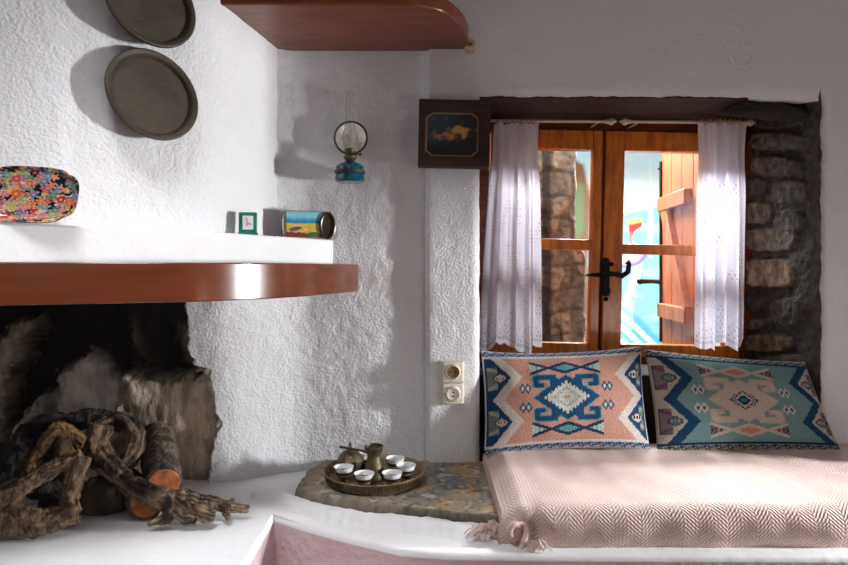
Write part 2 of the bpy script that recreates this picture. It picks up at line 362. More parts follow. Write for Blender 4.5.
# ------------------------------------------------------------------ hood, mantel
hb = spl([(-.461, 2.075, 0), (-.505, 1.86, 0), (-.565, 1.68, 0), (-.66, 1.55, 0), (-.775, 1.425, 0), (-.91, 1.33, 0), (-1.6, .98, 0)], 24)
ht = spl([(-.461, 2.075, 0), (-.503, 1.86, 0), (-.545, 1.68, 0), (-.655, 1.575, 0), (-.79, 1.475, 0), (-.94, 1.39, 0), (-1.6, 1.08, 0)], 24)
def hoodpt(s, z):
    i = s*(len(hb)-1); k = min(int(i), len(hb)-2); t = i-k
    a = hb[k].lerp(hb[k+1], t); b = ht[k].lerp(ht[k+1], t); w = (z-1.19)/.62
    p = a+(b-a)*w; p.z = z; return p
def hoodp(u, v):
    z = 1.17+1.28*v; p = hoodpt(u, z); q = hoodpt(min(1, u+.01), z); q0 = hoodpt(max(0, u-.01), z)
    t = (q-q0).normalized(); nn = Vector((-t.y, t.x, 0))
    return p+nn*rough_d(p.x*1.2, p.y*1.2, z, .7)
m = MB(); v, f, c = grid(260, 260, hoodp); m.add(v, f); tag(m.build('wall_hood', plaster), kind='structure')
mt_ = spl([(-.292, 2.075, 0), (-.345, 1.95, 0), (-.42, 1.81, 0), (-.505, 1.655, 0), (-.59, 1.535, 0), (-.70, 1.43, 0), (-.855, 1.29, 0), (-1.05, 1.15, 0), (-1.6, .88, 0)], 10)
z0, z1 = 1.030, 1.191; m = MB(); poly = [(p.x, p.y+.003*N(p.x*9, p.y*9, 0)) for p in mt_]+[(-1.6, 2.12), (-.292, 2.12)]
m.prism(poly, z0, z1); tag(m.build('mantel_shelf', plaster_s, bevel=.006, origin=(-.8, 1.8, 1.03)), 'white plaster mantel shelf curving round the fireplace hood', 'shelf')
bd = spl([(-.213, 2.06, 0), (-.262, 1.87, 0), (-.315, 1.70, 0), (-.39, 1.55, 0), (-.51, 1.42, 0), (-.67, 1.345, 0), (-.87, 1.262, 0), (-1.1, 1.10, 0), (-1.6, .84, 0)], 12)
def off(c, d):
    r = []
    for i, p in enumerate(c):
        t = (c[min(i+1, len(c)-1)]-c[max(i-1, 0)]).normalized(); r.append(p+Vector((t.y, -t.x, 0))*d)
    return r
inner = off(bd, .105)
m = MB(); m.prism([(p.x, p.y) for p in bd]+[(p.x, p.y) for p in reversed(inner)], 1.024, 1.112)
tag(m.build('mantel_board', board_m, bevel=.003, origin=(-.8, 1.3, 1.024)), 'glossy brown curved wooden board edging the white mantel shelf', 'board')
# high shelf
hs = spl([(.142, 2.055, 0), (.135, 1.94, 0), (.105, 1.83, 0), (.055, 1.745, 0), (-.02, 1.70, 0), (-.12, 1.69, 0)], 8)
m = MB(); m.prism([(p.x, p.y) for p in hs]+[(-.40, 1.688), (-.72, 1.688), (-.72, 2.055)], 1.802, 1.846)
tag(m.build('corner_shelf', walnut, bevel=.006, origin=(-.2, 1.9, 1.80)), 'reddish brown wooden shelf with a rounded end, high on the wall above the oil lamp', 'shelf')
# ------------------------------------------------------------------ bench ledge and hearth
top = [(-.398, 1.685), (-.30, 1.615), (-.18, 1.545), (-.056, 1.480), (.05, 1.462), (.4, 1.452), (1.0, 1.447), (1.495, 1.445), (1.495, 2.15), (-.6, 2.2), (-1.6, 2.3), (-1.6, .9), (-.385, .9), (-.390, 1.2), (-.395, 1.45)]
m = MB(); n = len(top)
m.add([(x, y, .44) for x, y in top]+[(x, y, .425) for x, y in top], [tuple(range(n))]+[(i, n+i, n+(i+1) % n, (i+1) % n) for i in range(n)], mi=0)
m.add([(x, y, .426) for x, y in top]+[(x, y, 0) for x, y in top], [(i, n+i, n+(i+1) % n, (i+1) % n) for i in range(n)], mi=1)
o = m.build('bench_ledge', [plaster_s, pink], bevel=.012, origin=(0, 1.8, 0))
tag(o, 'whitewashed masonry ledge with mauve front that carries hearth, stone slab and daybed', 'ledge')
# plaster fillet creeping up the slab and the corner
def fil(u, v):
    X = -.55+1.05*u; fr = interp([(-.55, 1.80), (-.40, 1.72), (-.34, 1.74), (-.15, 1.625), (-.02, 1.60), (.2, 1.56), (.5, 1.53)], X)
    Y = fr-.12+.20*v+.01*N(X*20, v*3, 0); h = .444*0+.436+.026*smooth(.15, .75, v)+.006*N(X*30, v*4, 1)*v
    return Vector((X, Y, h))
# slab
sp_ = [(-.368, 1.80), (-.345, 1.768), (-.26, 1.722), (-.158, 1.672), (-.02, 1.648), (.08, 1.61), (.26, 1.57), (.26, 2.05), (-.05, 2.062), (-.322, 2.066), (-.36, 1.95)]
def slab_in(X, Y): return inpoly(X*1000, Y*1000, [(a*1000, b*1000) for a, b in sp_])/1000
def slabc(X, Y, side=0):
    a = N(X*12, Y*12, 1); b = N(X*28, Y*28, 4); g = N(X*60, Y*60, 2)
    c = (.36, .30, .21)
    c = lerp(c, (.56, .33, .15), smooth(.05, .5, a+.35*math.exp(-((X-.06)**2+(Y-1.72)**2)/.008)+.2*b-.08))
    c = lerp(c, (.19, .20, .20), smooth(.05, .3, N(X*9, Y*9, 7)+.4*b+.25*math.exp(-((X-.07)**2+(Y-1.86)**2)/.01)))
    c = lerp(c, (.08, .08, .075), .7*smooth(.2, .4, g+.5*b))
    return lerp(c, (.60, .54, .44), .7*smooth(.25, .45, b-.4*g))
m = MB(); nx, ny = 150, 110; idx = {}; vs = []; cs = []; fs = []
for j in range(ny+1):
    for i in range(nx+1):
        X = -.39+.66*i/nx; Y = 1.55+.53*j/ny; d = slab_in(X, Y)+.006*N(X*25, Y*25, 3)+.003*N(X*70, Y*70, 3)
        if d > -.010:
            h = .477+.004*N(X*10, Y*10, 8)+.0015*N(X*50, Y*50, 8)-.0
            h -= .06*smooth(.006, -.010, d)
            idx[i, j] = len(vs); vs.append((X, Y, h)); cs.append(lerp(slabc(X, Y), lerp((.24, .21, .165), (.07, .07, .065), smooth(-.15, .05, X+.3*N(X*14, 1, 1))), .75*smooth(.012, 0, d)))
for (i, j) in list(idx):
    q = [(i, j), (i+1, j), (i+1, j+1), (i, j+1)]
    if all(k in idx for k in q): fs.append(tuple(idx[k] for k in q))
k = len(vs); m.add(vs, fs, cs)
tag(m.build('stone_slab', slab_vc, origin=(-.05, 1.85, .44), angle=80), 'worn brown and grey stone slab set into the ledge under the brass tray', 'stone slab')

def skirt(u, v):   # ragged lip of whitewash along the slab's front
    X = -.50+.95*u
    fr = interp([(-.50, 1.87), (-.40, 1.82), (-.365, 1.775), (-.26, 1.705), (-.158, 1.658), (-.02, 1.632), (.08, 1.598), (.26, 1.56), (.45, 1.55)], X)
    fr += .010*N(X*18, 0, 0)+.006*N(X*60, 0, 0)
    return Vector((X, fr-.085+.095*v, .4365+.0*u+.022*smooth(0, 1, v)+.002*N(X*40, v*3, 0)*v))
m = MB(); v, f, c = grid(160, 14, skirt); m.add(v, f); m.build('whitewash_lip', plaster_s, o)
# ------------------------------------------------------------------ window
win = empty('window_1', (.72, 2.50, 1.2), None, None, None, 'structure'); 
def wpart(name, mt, bev=.003, par=None):
    pass
WY = 2.485
def wbox(m, x0, x1, y0, y1, yn, yf, col=None):   # pixel rectangle at the window plane
    a = P(x0, y1, WY); b = P(x1, y0, WY); m.box((a.x, WY+yn, a.z), (b.x, WY+yf, b.z), col)
wc = Vector((.72, 2.50, 1.2))
def wbuild(m, name, mt, par=win, bevel=.003):
    Rm = Matrix.Rotation(math.radians(1.25), 3, 'Y'); m.v = [Rm @ (Vector(q)-wc)+wc for q in m.v]
    return m.build(name, mt, par, bevel=bevel)
m = MB()
wbox(m, 466, 487, 118, 372, -.02, .05); wbox(m, 737, 752, 118, 372, -.02, .05); wbox(m, 466, 752, 118, 134, -.02, .05); wbox(m, 466, 752, 354, 376, -.03, .05)
wbuild(m, 'window_frame', pine_d)
def casement(x0, x1, gx0, gx1, ybars, name):
    root = bpy.data.objects.new(name, None); COL.objects.link(root); root.parent = win; root.empty_display_size = .05
    m = MB()
    wbox(m, x0, gx0, 133, 355, -.045, 0); wbox(m, gx1, x1, 133, 355, -.045, 0)
    wbox(m, gx0, gx1, 133, 152.5, -.044, -.001); wbox(m, gx0, gx1, 342.5, 355, -.044, -.001); wbox(m, gx0, gx1, *ybars, -.043, -.004)
    root.location = (0, 0, 0)
    if x0 < 500:
        q = MB(); wbox(q, 595, 603, 133, 355, -.012, .004); q.v = [Matrix.Rotation(math.radians(1.25), 3, 'Y') @ (Vector(k)-wc)+wc for k in q.v]
        q = q.build('meeting_strip', pine_d, None); q.parent = root; q.location = -wc
    Rm = Matrix.Rotation(math.radians(1.25), 3, 'Y'); m.v = [Rm @ (Vector(q)-wc)+wc for q in m.v]
    a = m.build('sash', pine, None, bevel=.004); a.parent = root; a.location = -wc
    g = MB(); wbox(g, gx0-1, gx1+1, 149, 344, -.024, -.020); g.v = [Rm @ (Vector(q)-wc)+wc for q in g.v]
    b = g.build('glass_pane', pane_m, None, smooth=False); b.parent = root; b.location = -wc
    return root
casement(488, 597.6, 506, 588.5, (240.5, 251), 'casement')
c2 = casement(600.6, 736, 619.5, 722, (244, 254), 'casement')
h = MB()
def hp(px, py, d=0): q = P(px, py, WY-.052-d); return q
Rm = Matrix.Rotation(0, 3, 'Y')
h.tube([hp(606, 262), hp(606, 296)], .0135, 10); h.sphere(hp(606, 262), .017); h.sphere(hp(606, 291), .018); h.sphere(hp(606, 299), .009)
h.tube([hp(600, 264), hp(612, 265)], .006, 8); h.sphere(hp(612, 264), .008)
h.tube([hp(586, 275), hp(600, 275), hp(606, 274, .02), hp(614, 274, .03), hp(622, 276, .03), hp(628, 272, .03), hp(629, 264, .03), hp(627, 262, .03)], [.005, .009, .012, .009, .011, .010, .009, .012], 10)
ho = h.build('handle', iron, None); ho.parent = c2; ho.location = -wc; tag(ho, 'black iron lever handle')
# ------------------------------------------------------------------ curtain rods and curtains
def rod(x0, x1, y0, y1, fins, label):
    Y = 2.36; a = P(x0, y0, Y); b = P(x1, y1, Y); mid = (a+b)/2
    e = empty('curtain_rod', mid, label, 'curtain rod', 'curtain rods')
    m = MB(); m.tube([a, b], .0062, 12); m.build('rod', rod_m, e)
    for px in fins:
        c = a if px < 0 else b; s = -1 if px < 0 else 1; m = MB()
        pr = [(.0062, 0), (.009, .004), (.0075, .010), (.0135, .018), (.0135, .028), (.006, .036), (.0045, .040), (.0005, .046)]
        vs = []; n = 14
        for r, hh in pr:
            for k in range(n): vs.append((c.x+s*hh, c.y+r*math.cos(k/n*6.2832), c.z+r*math.sin(k/n*6.2832)))
        m.add(vs, [(i*n+k, i*n+(k+1) % n, (i+1)*n+(k+1) % n, (i+1)*n+k) for i in range(len(pr)-1) for k in range(n)]); m.build('finial', rod_m, e)
    for q in (.06, .94):
        c = a.lerp(b, q); m = MB(); m.tube([c+Vector((0, .0, -.004)), c+Vector((0, .03, -.004)), c+Vector((0, .11, 0))], .004, 8); m.build('bracket', rod_m, e)
rod(480, 605, 120.5, 121.5, (1,), 'white curtain rod across the left half of the window')
rod(631, 744, 121.5, 122.5, (-1, 1), 'white curtain rod with turned ends across the right half of the window')
def curtain(tl, tr, bl, br, seed, label, nf, dips, ringx):
    Y0 = 2.33; e = empty('lace_curtain', P((bl[0]+br[0])/2, 350, Y0), label, 'curtain', 'lace curtains at the window')
    tlw = P(tl[0], tl[1], Y0); trw = P(tr[0], tr[1], Y0); blw = P(bl[0], bl[1], Y0); brw = P(br[0], br[1], Y0)
    def ph(u): return u*nf*6.2832+1.5*N(u*3, seed, 0)+seed
    def fn(u, v):   # v 0 top .. 1 bottom
        wob = 1-.06*math.sin(math.pi*min(1, v*3.5))*(1 if v < .29 else 0)
        uu = .5+(u-.5)*wob; a = tlw.lerp(trw, uu); b = blw.lerp(brw, uu)
        sc = interp(dips, u); z = a.z+(b.z-a.z)*v-(sc*.0024+.009*abs(math.sin(u*math.pi*7)))*smooth(.55, 1, v)
        x = a.x+(b.x-a.x)*(v**.85)
        amp = .006+.013*smooth(0, .4, v)+.006*smooth(.03, 0, v)
        y = Y0-.008+amp*math.sin(ph(u))+amp*.6*math.sin(ph(u)*1.7+2)+.004*N(u*30, v*4, seed)
        x += .004*math.cos(ph(u))*(.5+v)
        return Vector((x, y, z))
    def lc(u, v, p):
        a = .93; U = u*30; V = v*60
        if v < .05: a = .98
        d = abs((U+V*.5) % 1-.5)+abs((U-V*.5) % 1-.5)
        if v > .25:
            k = N(u*7+seed, v*9, 3)
            if k > .12: a = .93-.5*smooth(.55, .9, d)*smooth(.08, .2, k)
        if .25 < u < .75 or True:
            zz = abs(((u*3) % 1)-.5)*.25+.80
            if v > .6 and abs(v-zz) < .012: a = 1
            if v > zz+.03: a = .95-.5*smooth(.6, .85, d)
            if v > .965: a = 1 if v > .98 else .7
        return (a, a, a)
    m = MB(); v, f, c = grid(150, 260, fn, lc); m.add(v, f, c); m.build('lace_cloth', lace, e, angle=180)
    for rx in ringx:
        c0 = P(rx, 121.8, 2.36); m = MB(); n = 14
        pts = [c0+Vector((.0015*math.sin(k*2), .0125*math.cos(6.2832*k/n), .0125*math.sin(6.2832*k/n)-.003)) for k in range(n+1)]
        m.tube(pts, .0026, 6, cap=False); m.build('ring', ring_m, e)
curtain((494, 124), (538, 124), (479, 344), (541, 346), 1.3, 'white lace curtain hanging at the left side of the window, wider scalloped hem', 3.5,
        [(0, 6), (.12, 9), (.22, -2), (.4, -5), (.62, 4), (.8, 12), (.9, -4), (1, 0)], (498, 503, 507, 512, 517, 521, 526, 531, 535))
curtain((697, 124.5), (746, 124.5), (694, 343), (743, 343), 4.1, 'white lace curtain hanging at the right side of the window beside the stone reveal', 4.0,
        [(0, 4), (.2, 5), (.36, 8), (.5, -6), (.6, -2), (.8, 8), (.95, 2), (1, -8)], (702, 707, 711, 716, 720, 725, 730, 735, 739))
# ------------------------------------------------------------------ outside
MY = 4.3
def mural(X, z):
    px = CX+X*F/MY; py = HY+(CZ-z)*F/MY
    sky = lerp(srgb(170, 215, 232), srgb(226, 240, 240), smooth(130, 205, py)+.3*N(px*.03, py*.05, 1))
    c = sky; hz = 216-(px-617)*.24
    c = lerp(c, srgb(140, 200, 214), smooth(hz-1, hz+1.5, py+.6*N(px*.2, 0, 0)))
    if py > hz: c = lerp(c, srgb(184, 224, 230), .8*smooth(0, .4, N(px*.03+py*.02, py*.09, 6)))
    def put(poly, col, w=1.0, al=1):
        nonlocal c
        c = lerp(c, col, al*smooth(-w, w, inpoly(px+.8*N(px*.3, py*.3, 0), py, poly)))
    put([(650, 160), (653, 200), (652, 258), (647, 256), (649, 200)], srgb(236, 242, 242), 2, .8)
    put([(612, 300), (640, 318), (672, 352), (640, 352), (612, 322)], srgb(60, 176, 210), 2, .8)
    for k in (0, 13, 27):
        put([(606, 300+k), (630, 318+k), (664, 352+k), (660, 354+k), (627, 322+k), (606, 304+k)], srgb(240, 244, 240), 1)
    put([(600, 326), (618, 344), (628, 362), (600, 362)], srgb(214, 186, 160), 2)
    put([(634, 268), (642, 262), (638, 282), (628, 304), (624, 298)], srgb(240, 246, 246), 2, .9)
    put([(606, 252), (646, 250), (648, 256), (640, 264), (626, 268), (610, 266)], srgb(150, 120, 190), 1)
    put([(604, 249), (645, 247), (646, 252), (638, 261), (626, 265), (612, 262)], srgb(240, 236, 240), 1)
    put([(628, 224), (641, 219), (642, 226), (634, 232), (630, 240)], srgb(206, 60, 56), .8)
    put([(627, 220), (641, 218), (642, 222), (629, 225)], srgb(236, 204, 110), .8)
    put([(629, 231), (631, 231), (633, 250), (631, 250)], srgb(220, 130, 110), .6)
    put([(619, 210), (625, 216), (617, 218)], srgb(230, 150, 90), .8)
    put([(560, 150), (584, 165), (592, 200), (588, 260), (594, 360), (560, 360)], srgb(126, 88, 58), 3)
    put([(570, 180), (584, 185), (584, 230), (572, 250)], srgb(90, 130, 84), 3, .8)
    return c
m = MB(); v, f, c = grid(300, 280, lambda u, v: Vector((.2+2.6*u, MY, .2+2.3*v)), lambda u, v, p: mural(p.x, p.z)); m.add(v, f, c)
m.box((.1, MY+.004, 0), (2.9, MY+.2, 2.7), (.7, .7, .7))
tag(m.build('wall_mural', mat('painted mural', (.66, .64, .62), .8, nscale=30, ncol=(.58, .56, .54), nmix=.4, vc=True), smooth=False), kind='structure'); bpy.data.objects['wall_mural']['label'] = 'outside wall painted with a sea scene, sailing boat and red flag'
def osx(u, v):
    z = .3+1.7*v; X = .15+(.58+.045*smooth(1.25, 1.15, z)+.008*N(z*16, 0, 2))*u
    return Vector((X, 3.0-.02*smooth(.0, .25, N(X*14, 1, z*9))+.006*N(X*50, 1, z*50)+.05*smooth(.97, 1, u), z))
def osc(u, v, p):
    X = p.x; z = p.z; k = N(X*14, 1, z*9); bx = (X*5+.5*(int(z*9+.3*N(X*6, 0, z*3)) % 2)) % 1; bz = (z*9+.3*N(X*6, 0, z*3)) % 1
    c = lerp((.20, .19, .15), (.36, .32, .23), smooth(-.1, .3, k)); c = lerp(c, (.30, .25, .16), .6*smooth(.1, .4, N(X*6, 7, z*6))); c = lerp(c, (.10, .095, .08), .8*max(smooth(.12, .03, min(bz, 1-bz)), smooth(.07, .02, min(bx, 1-bx))))
    px = CX+X*F/3
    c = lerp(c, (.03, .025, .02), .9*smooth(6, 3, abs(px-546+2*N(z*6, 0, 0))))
    return c
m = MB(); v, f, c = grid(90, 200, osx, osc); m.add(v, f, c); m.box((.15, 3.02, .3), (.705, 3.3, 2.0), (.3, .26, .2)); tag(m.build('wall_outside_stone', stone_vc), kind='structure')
m = MB(); m.box((-.4, 2.62, -.05), (3.2, 4.6, 0)); tag(m.build('floor_courtyard', mat('pale paving', (.5, .48, .45), .9, nscale=4), smooth=False), kind='structure')
sh = empty('window_shutter', (1.15, 2.64, .76), 'orange wooden shutter with a Z brace, swung open outside the right pane', 'shutter')
def shp(a, h, t=0):   # a along the leaf 0..1, h height, t thickness towards the left
    p0 = Vector((1.135, 2.62, 0)); p1 = Vector((1.175, 3.10, 0)); q = p0.lerp(p1, a); nn = Vector((-(p1-p0).y, (p1-p0).x, 0)).normalized(); q = q+nn*t; q.z = h; return q
def shbox(m, a0, a1, h0, h1, t0, t1, sk=0):
    vs = [shp(a0, h0, t0), shp(a1, h0+sk, t0), shp(a1, h0+sk, t1), shp(a0, h0, t1), shp(a0, h1, t0), shp(a1, h1+sk, t0), shp(a1, h1+sk, t1), shp(a0, h1, t1)]
    m.add(vs, [(0, 3, 2, 1), (4, 5, 6, 7), (0, 1, 5, 4), (1, 2, 6, 5), (2, 3, 7, 6), (3, 0, 4, 7)])
for k in range(4):
    m = MB(); shbox(m, -.25+k*.3125, -.25+(k+1)*.3125-.012, .72, 1.70, -.012, .012); m.build('board', shut_m, sh, bevel=.002)
for h0, h1 in ((1.372, 1.436), (.865, .930)):
    m = MB(); shbox(m, 0.10, .93, h0, h1, .012, .044); m.build('ledger', shut_m, sh, bevel=.003)
m = MB(); vs = [shp(.70, .935, .012), shp(.55, .935, .012), shp(.80, 1.335, .012), shp(.95, 1.335, .012), shp(.70, .935, .04), shp(.55, .935, .04), shp(.80, 1.335, .04), shp(.95, 1.335, .04)]
vs = [shp(.10, .935, .012), shp(.30, .935, .012), shp(.86, 1.372, .012), shp(.66, 1.372, .012), shp(.10, .935, .04), shp(.30, .935, .04), shp(.86, 1.372, .04), shp(.66, 1.372, .04)]
m.add(vs, [(0, 3, 2, 1), (4, 5, 6, 7), (0, 1, 5, 4), (1, 2, 6, 5), (2, 3, 7, 6), (3, 0, 4, 7)]); m.build('brace', shut_m, sh)
m = MB(); m.tube([shp(1.0, .74, .016), shp(1.0, 1.62, .016)], .008, 8); m.tube([shp(1.0, 1.585, .0), shp(1.0, 1.585, .03)], .006, 6); m.tube([shp(1.0, 1.03, .0), shp(1.0, 1.035, .05), shp(.98, 1.035, .115)], [.012, .011, .013], 8)
m.sphere(shp(.98, 1.035, .118), .016); m.build('iron_latch', iron, sh)
# ------------------------------------------------------------------ daybed mattress
MX0, MX1, MY0, MY1, MZ0, MZ1 = .190, 1.49, 1.497, 2.028, .440, .536
def matp(u, v):
    # u along, v around section: front bottom -> front top -> back top
    X = MX0+(MX1-MX0)*u
    r = .034; L1 = (MZ1-MZ0)-r; A = r*math.pi/2; L2 = (MY1-MY0)-r; s = v*(L1+A+L2)
    if s < L1: Y, z = MY0, MZ0+s
    elif s < L1+A: a = (s-L1)/r; Y, z = MY0+r-r*math.cos(a), MZ0+L1+r*math.sin(a)
    else: Y, z = MY0+r+(s-L1-A), MZ1
    hh = (z-MZ0)/(MZ1-MZ0); Y -= .010*math.sin(math.pi*min(1, hh))*(1 if Y < MY0+.1 else 0)
    e = smooth(.05, 0, u); z -= (z-MZ0)*.30*e**2; Y += e*.02*(1 if Y < 1.6 else 0)
    X += (.022*smooth(0, .3, (Y-MY0)) if u < .05 else 0)*e*0 - .012*math.sin(math.pi*hh)*smooth(.03, 0, u)
    f = N(X*5, Y*5, z*5)*.007+N(X*14, Y*9, z*14)*.0035
    Y += (f if s < L1+A else 0)-.006*smooth(.02, 0, z-MZ0)*N(X*8, 0, 1); z += f*(1 if s > L1 else hh)
    # dent and fold near the left front corner
    g = math.exp(-((X-.255)/.022)**2)*smooth(1.62, 1.5, Y); Y += .030*g*smooth(1.0, .3, hh)*1.0; z -= .004*g
    return Vector((X, Y, max(z, MZ0-.0)))
mt = empty('daybed_mattress', (.84, 1.8, .44), 'mattress under a pinkish cream chevron-woven blanket on the ledge below the window', 'mattress')
m = MB(); v, f, c = grid(330, 130, matp, lambda u, v, p: (MX0+(MX1-MX0)*u, v*.60, 0)); m.add(v, f, c)
left = [matp(0, j/130) for j in range(131)]; k = len(left)     # close the left end
lw = [Vector((p.x+.0, p.y, MZ0)) for p in left]
m.add(left+[Vector((p.x-.004, p.y, (p.z+MZ0)/2)) for p in left]+lw, [(i, i+1, k+i+1, k+i) for i in range(k-1)]+[(k+i, k+i+1, 2*k+i+1, 2*k+i) for i in range(k-1)])
bl = m.build('woven_blanket', blanket, mt, angle=80)
m = MB()    # rolled corner of the blanket: an open fold like a tube mouth
def foldp(u, v):
    a = -.5*math.pi+1.55*math.pi*u; r = .018*(1+.15*math.sin(3*a)); d = v
    ax = Vector((.222, 1.491, .470)).lerp(Vector((.232, 1.60, .470)), d)
    return ax+Vector((math.cos(a)*r*(1.0+.3*d), 0, math.sin(a)*r*1.65))+Vector((0, .004*math.sin(a*2), 0))
v, f, c = grid(36, 16, foldp); m.add(v, f); fo = m.build('folded_corner', blanket, mt, angle=180)
sd = fo.modifiers.new('s', 'SOLIDIFY'); sd.thickness = .012; sd.offset = 0
def tuft(m, c, n, L, spread, seed):
    random.seed(seed)
    for i in range(n):
        a = random.uniform(0, 6.28); d = Vector((math.cos(a), math.sin(a)*.7, 0)); s = Vector(c)+Vector((random.uniform(-1, 1)*spread, random.uniform(-.6, .6)*spread, random.uniform(0, .006)))
        l = L*random.uniform(.5, 1.1); b = random.uniform(.003, .02)
        pts = [s, s+d*l*.3+Vector((0, 0, b)), s+d*l*.65+Vector((0, 0, b*.7)), s+d*l+Vector((.004*math.sin(i), 0, 0))]
        for p in pts: p.z = max(p.z, .4425)
        m.tube(pts, .0016, 5)
m = MB(); tuft(m, (.150, 1.545, .448), 80, .035, .030, 1); tuft(m, (.16, 1.54, .462), 40, .02, .018, 5); m.build('fringe', fringe_m, mt)
m = MB(); tuft(m, (.262, 1.478, .443), 26, .022, .016, 2); m.build('fringe', fringe_m, mt)
# ------------------------------------------------------------------ kilim cushions
def pick(pal, u, v):
    """kilim design, u,v in -1..1 (v down)"""
    q = 1/80; u = round(u/q)*q; v = round(v/(q*1.5))*q*1.5; s = abs(u); av = abs(v)
    pg, grey, dark = pal['ground'], pal['grey'], pal['dark']
    if av > .83:
        if av < .865: return pal['line']
        if av > .985: return pal['edge']
        t = (u*8+(.25 if v > 0 else 0)) % 1; k = abs(t-.5); a = abs(av-.925)
        if k < .20: return pal['bd2'] if a < .018 and k < .12 else (pal['bd1'] if a+k*.15 < .05 else pal['bd2'])
        if k > .28: return pal['bd3'] if a < .028 else pal['bd2']
        return pal['bd1'] if (t > .5) == (v-math.copysign(.925, v) > 0) else pal['bd2']
    if s > .985: return pal['edge']
    w = abs((av/.42 % 2)-1); tip = .665+.235*w
    if u > 0: tip += .07
    if s > tip:
        vv = abs(av-.42); cu = .80+(.07 if u > 0 else 0); du = s-cu
        hexd = max(abs(du)/.085, (abs(du)*.6+vv*.62)/.068)
        if hexd < 1:
            if hexd > .78: return pal['mline']
            if vv < .03 and abs(du) < .06 and abs(((du/.036+.5) % 1)-.5) < .30: return dark
            return pal['med']
        if cu+.03 < s < .975 and vv < .25:
            a = (s-cu)*1.1
            if abs(vv-.24) < .02 or s > .955: return pal['mline']
            return grey if abs(vv-.12-a*.5) > .035 else pal['med2']
        return pal['side']
    if s > tip-(.14 if u < 0 else .12): return pal['zig2']
    for cy in (-.19, .17):                       # small paired diamonds
        for k in (-.035, .035):
            d = abs(s-.50+k)/.043+abs(v-cy)/.105
            if d < .5: return pal['dfill']
            if d < 1: return pal['dline']
    for cy in (-.60, .60):                       # top and bottom crossed bands
        e = abs(v-cy)
        if s < .43 and e < .17:
            path = .11*(1-s/.2) if s < .2 else .55*(s-.2)
            if abs(e-path) < .030: return pal['xline']
            if s < .2 and e < path: return pal['xfill']
            if s > .27 and e < path: return pal['xend'] if (s*22+e*14) % 1 < .65 else pal['xfill']
    d = s/.25+av/.29
    if d < 1:
        if d < .17: return pal['c0']
        if d < .36: return pal['c1']
        if .46 < d < .74: return pal['c3'] if (s*26 % 1 < .55) != (av*16 % 1 < .55) else pal['c2']
        return pal['c2']
    if d < 1.12 and ((s*24) % 1 < .5): return pal['c2']
    def horn(w):
        if s/(.40+w)+av/(.43+w) < 1: return True
        if s < .2 and av < .30+.62*s+w and av > .2: return True
        if .12 < s < .37+w and abs(av-.40) < .045+w: return True
        if abs(s-.36) < .032+w and .22-w < av < .43: return True
        return .27-w < s < .38 and abs(av-.235) < .035+w
    if horn(0): return pal['horn']
    if av < .46 and horn(.022): return pal['halo']
    return pg
C = srgb
palA = dict(ground=C(212, 160, 140), zig2=C(226, 214, 204), grey=C(120, 132, 122), dark=C(40, 30, 58), edge=C(206, 206, 214), mline=C(60, 84, 96),
            line=C(222, 214, 208), bd1=C(38, 52, 88), bd2=C(176, 178, 192), bd3=C(74, 112, 140), med=C(230, 210, 194), med2=C(172, 178, 164), side=C(34, 74, 112), dfill=C(214, 222, 222), dline=C(60, 84, 108),
            xline=C(36, 62, 100), xfill=C(108, 170, 162), xend=C(212, 220, 208), c0=C(222, 150, 130), c1=C(206, 216, 200), c2=C(224, 218, 204), c3=C(138, 172, 158), horn=C(34, 82, 120), halo=C(120, 162, 160))
palB = dict(ground=C(122, 156, 154), zig2=C(34, 72, 104), grey=C(140, 124, 122), dark=C(180, 172, 160), edge=C(170, 164, 156), mline=C(66, 72, 92),
            line=C(34, 62, 96), bd1=C(36, 42, 62), bd2=C(180, 172, 160), bd3=C(92, 120, 118), med=C(96, 126, 136), med2=C(116, 84, 106), side=C(198, 186, 170), dfill=C(96, 62, 80), dline=C(214, 206, 196),
            xline=C(204, 184, 168), xfill=C(196, 142, 120), xend=C(40, 66, 100), c0=C(50, 132, 142), c1=C(28, 56, 90), c2=C(200, 184, 172), c3=C(38, 58, 88), horn=C(202, 186, 172), halo=C(196, 168, 152))
def cushion(tl, tr, bl, br, pal, label, dip, roll):
    Yb, Yt = 1.965, 2.085
    A = P(*bl, Yb); B = P(*br, Yb); D = P(*tl, Yt); E = P(*tr, Yt); cen = (A+B)/2
    nn = ((B-A).cross(D-A)).normalized()
    if nn.y > 0: nn = -nn
    e = empty('kilim_cushion', cen, label, 'cushion', 'patterned cushions')
    def surf(side):
        def fn(u, v):
            U = 2*u-1; V = 2*v-1
            pu = u+(.5-u)*.030*(1-V*V)*(0 if False else 1)*(abs(U)); pv = v+(.5-v)*dip*(1-U*U)*abs(V)
            base = A.lerp(B, pu).lerp(D.lerp(E, pu), pv)
            t = (max(0, 1-abs(U)**2.6)**.62)*(max(0, 1-abs(V)**2.4)**.62)
            return base+nn*(side*.052*t+.004*N(u*9, v*6, side)*t)
        return fn
    nu, nv = 210, 130
    m = MB(); v, f, c = grid(300, 170, surf(1), lambda u, v, p: pick(pal, 2*u-1, 1-2*v)); m.add(v, f, c); m.build('patterned_front', knit_vc, e, angle=180)
    m = MB(); v, f, c = grid(60, 40, surf(-.8), lambda u, v, p: C(150, 130, 118)); m.add(v, f, c); m.build('plain_back', knit_vc, e, angle=180)
cushion((481, 351), (641, 346), (484, 457), (650, 450), palA, 'pink kilim cushion with blue ram horn diamond, left of the two on the daybed', .09, 0)
cushion((644, 349), (805, 362), (657, 454), (842, 452), palB, 'teal green kilim cushion with pale horned diamond, leaning in the right corner of the niche', .05, 0)
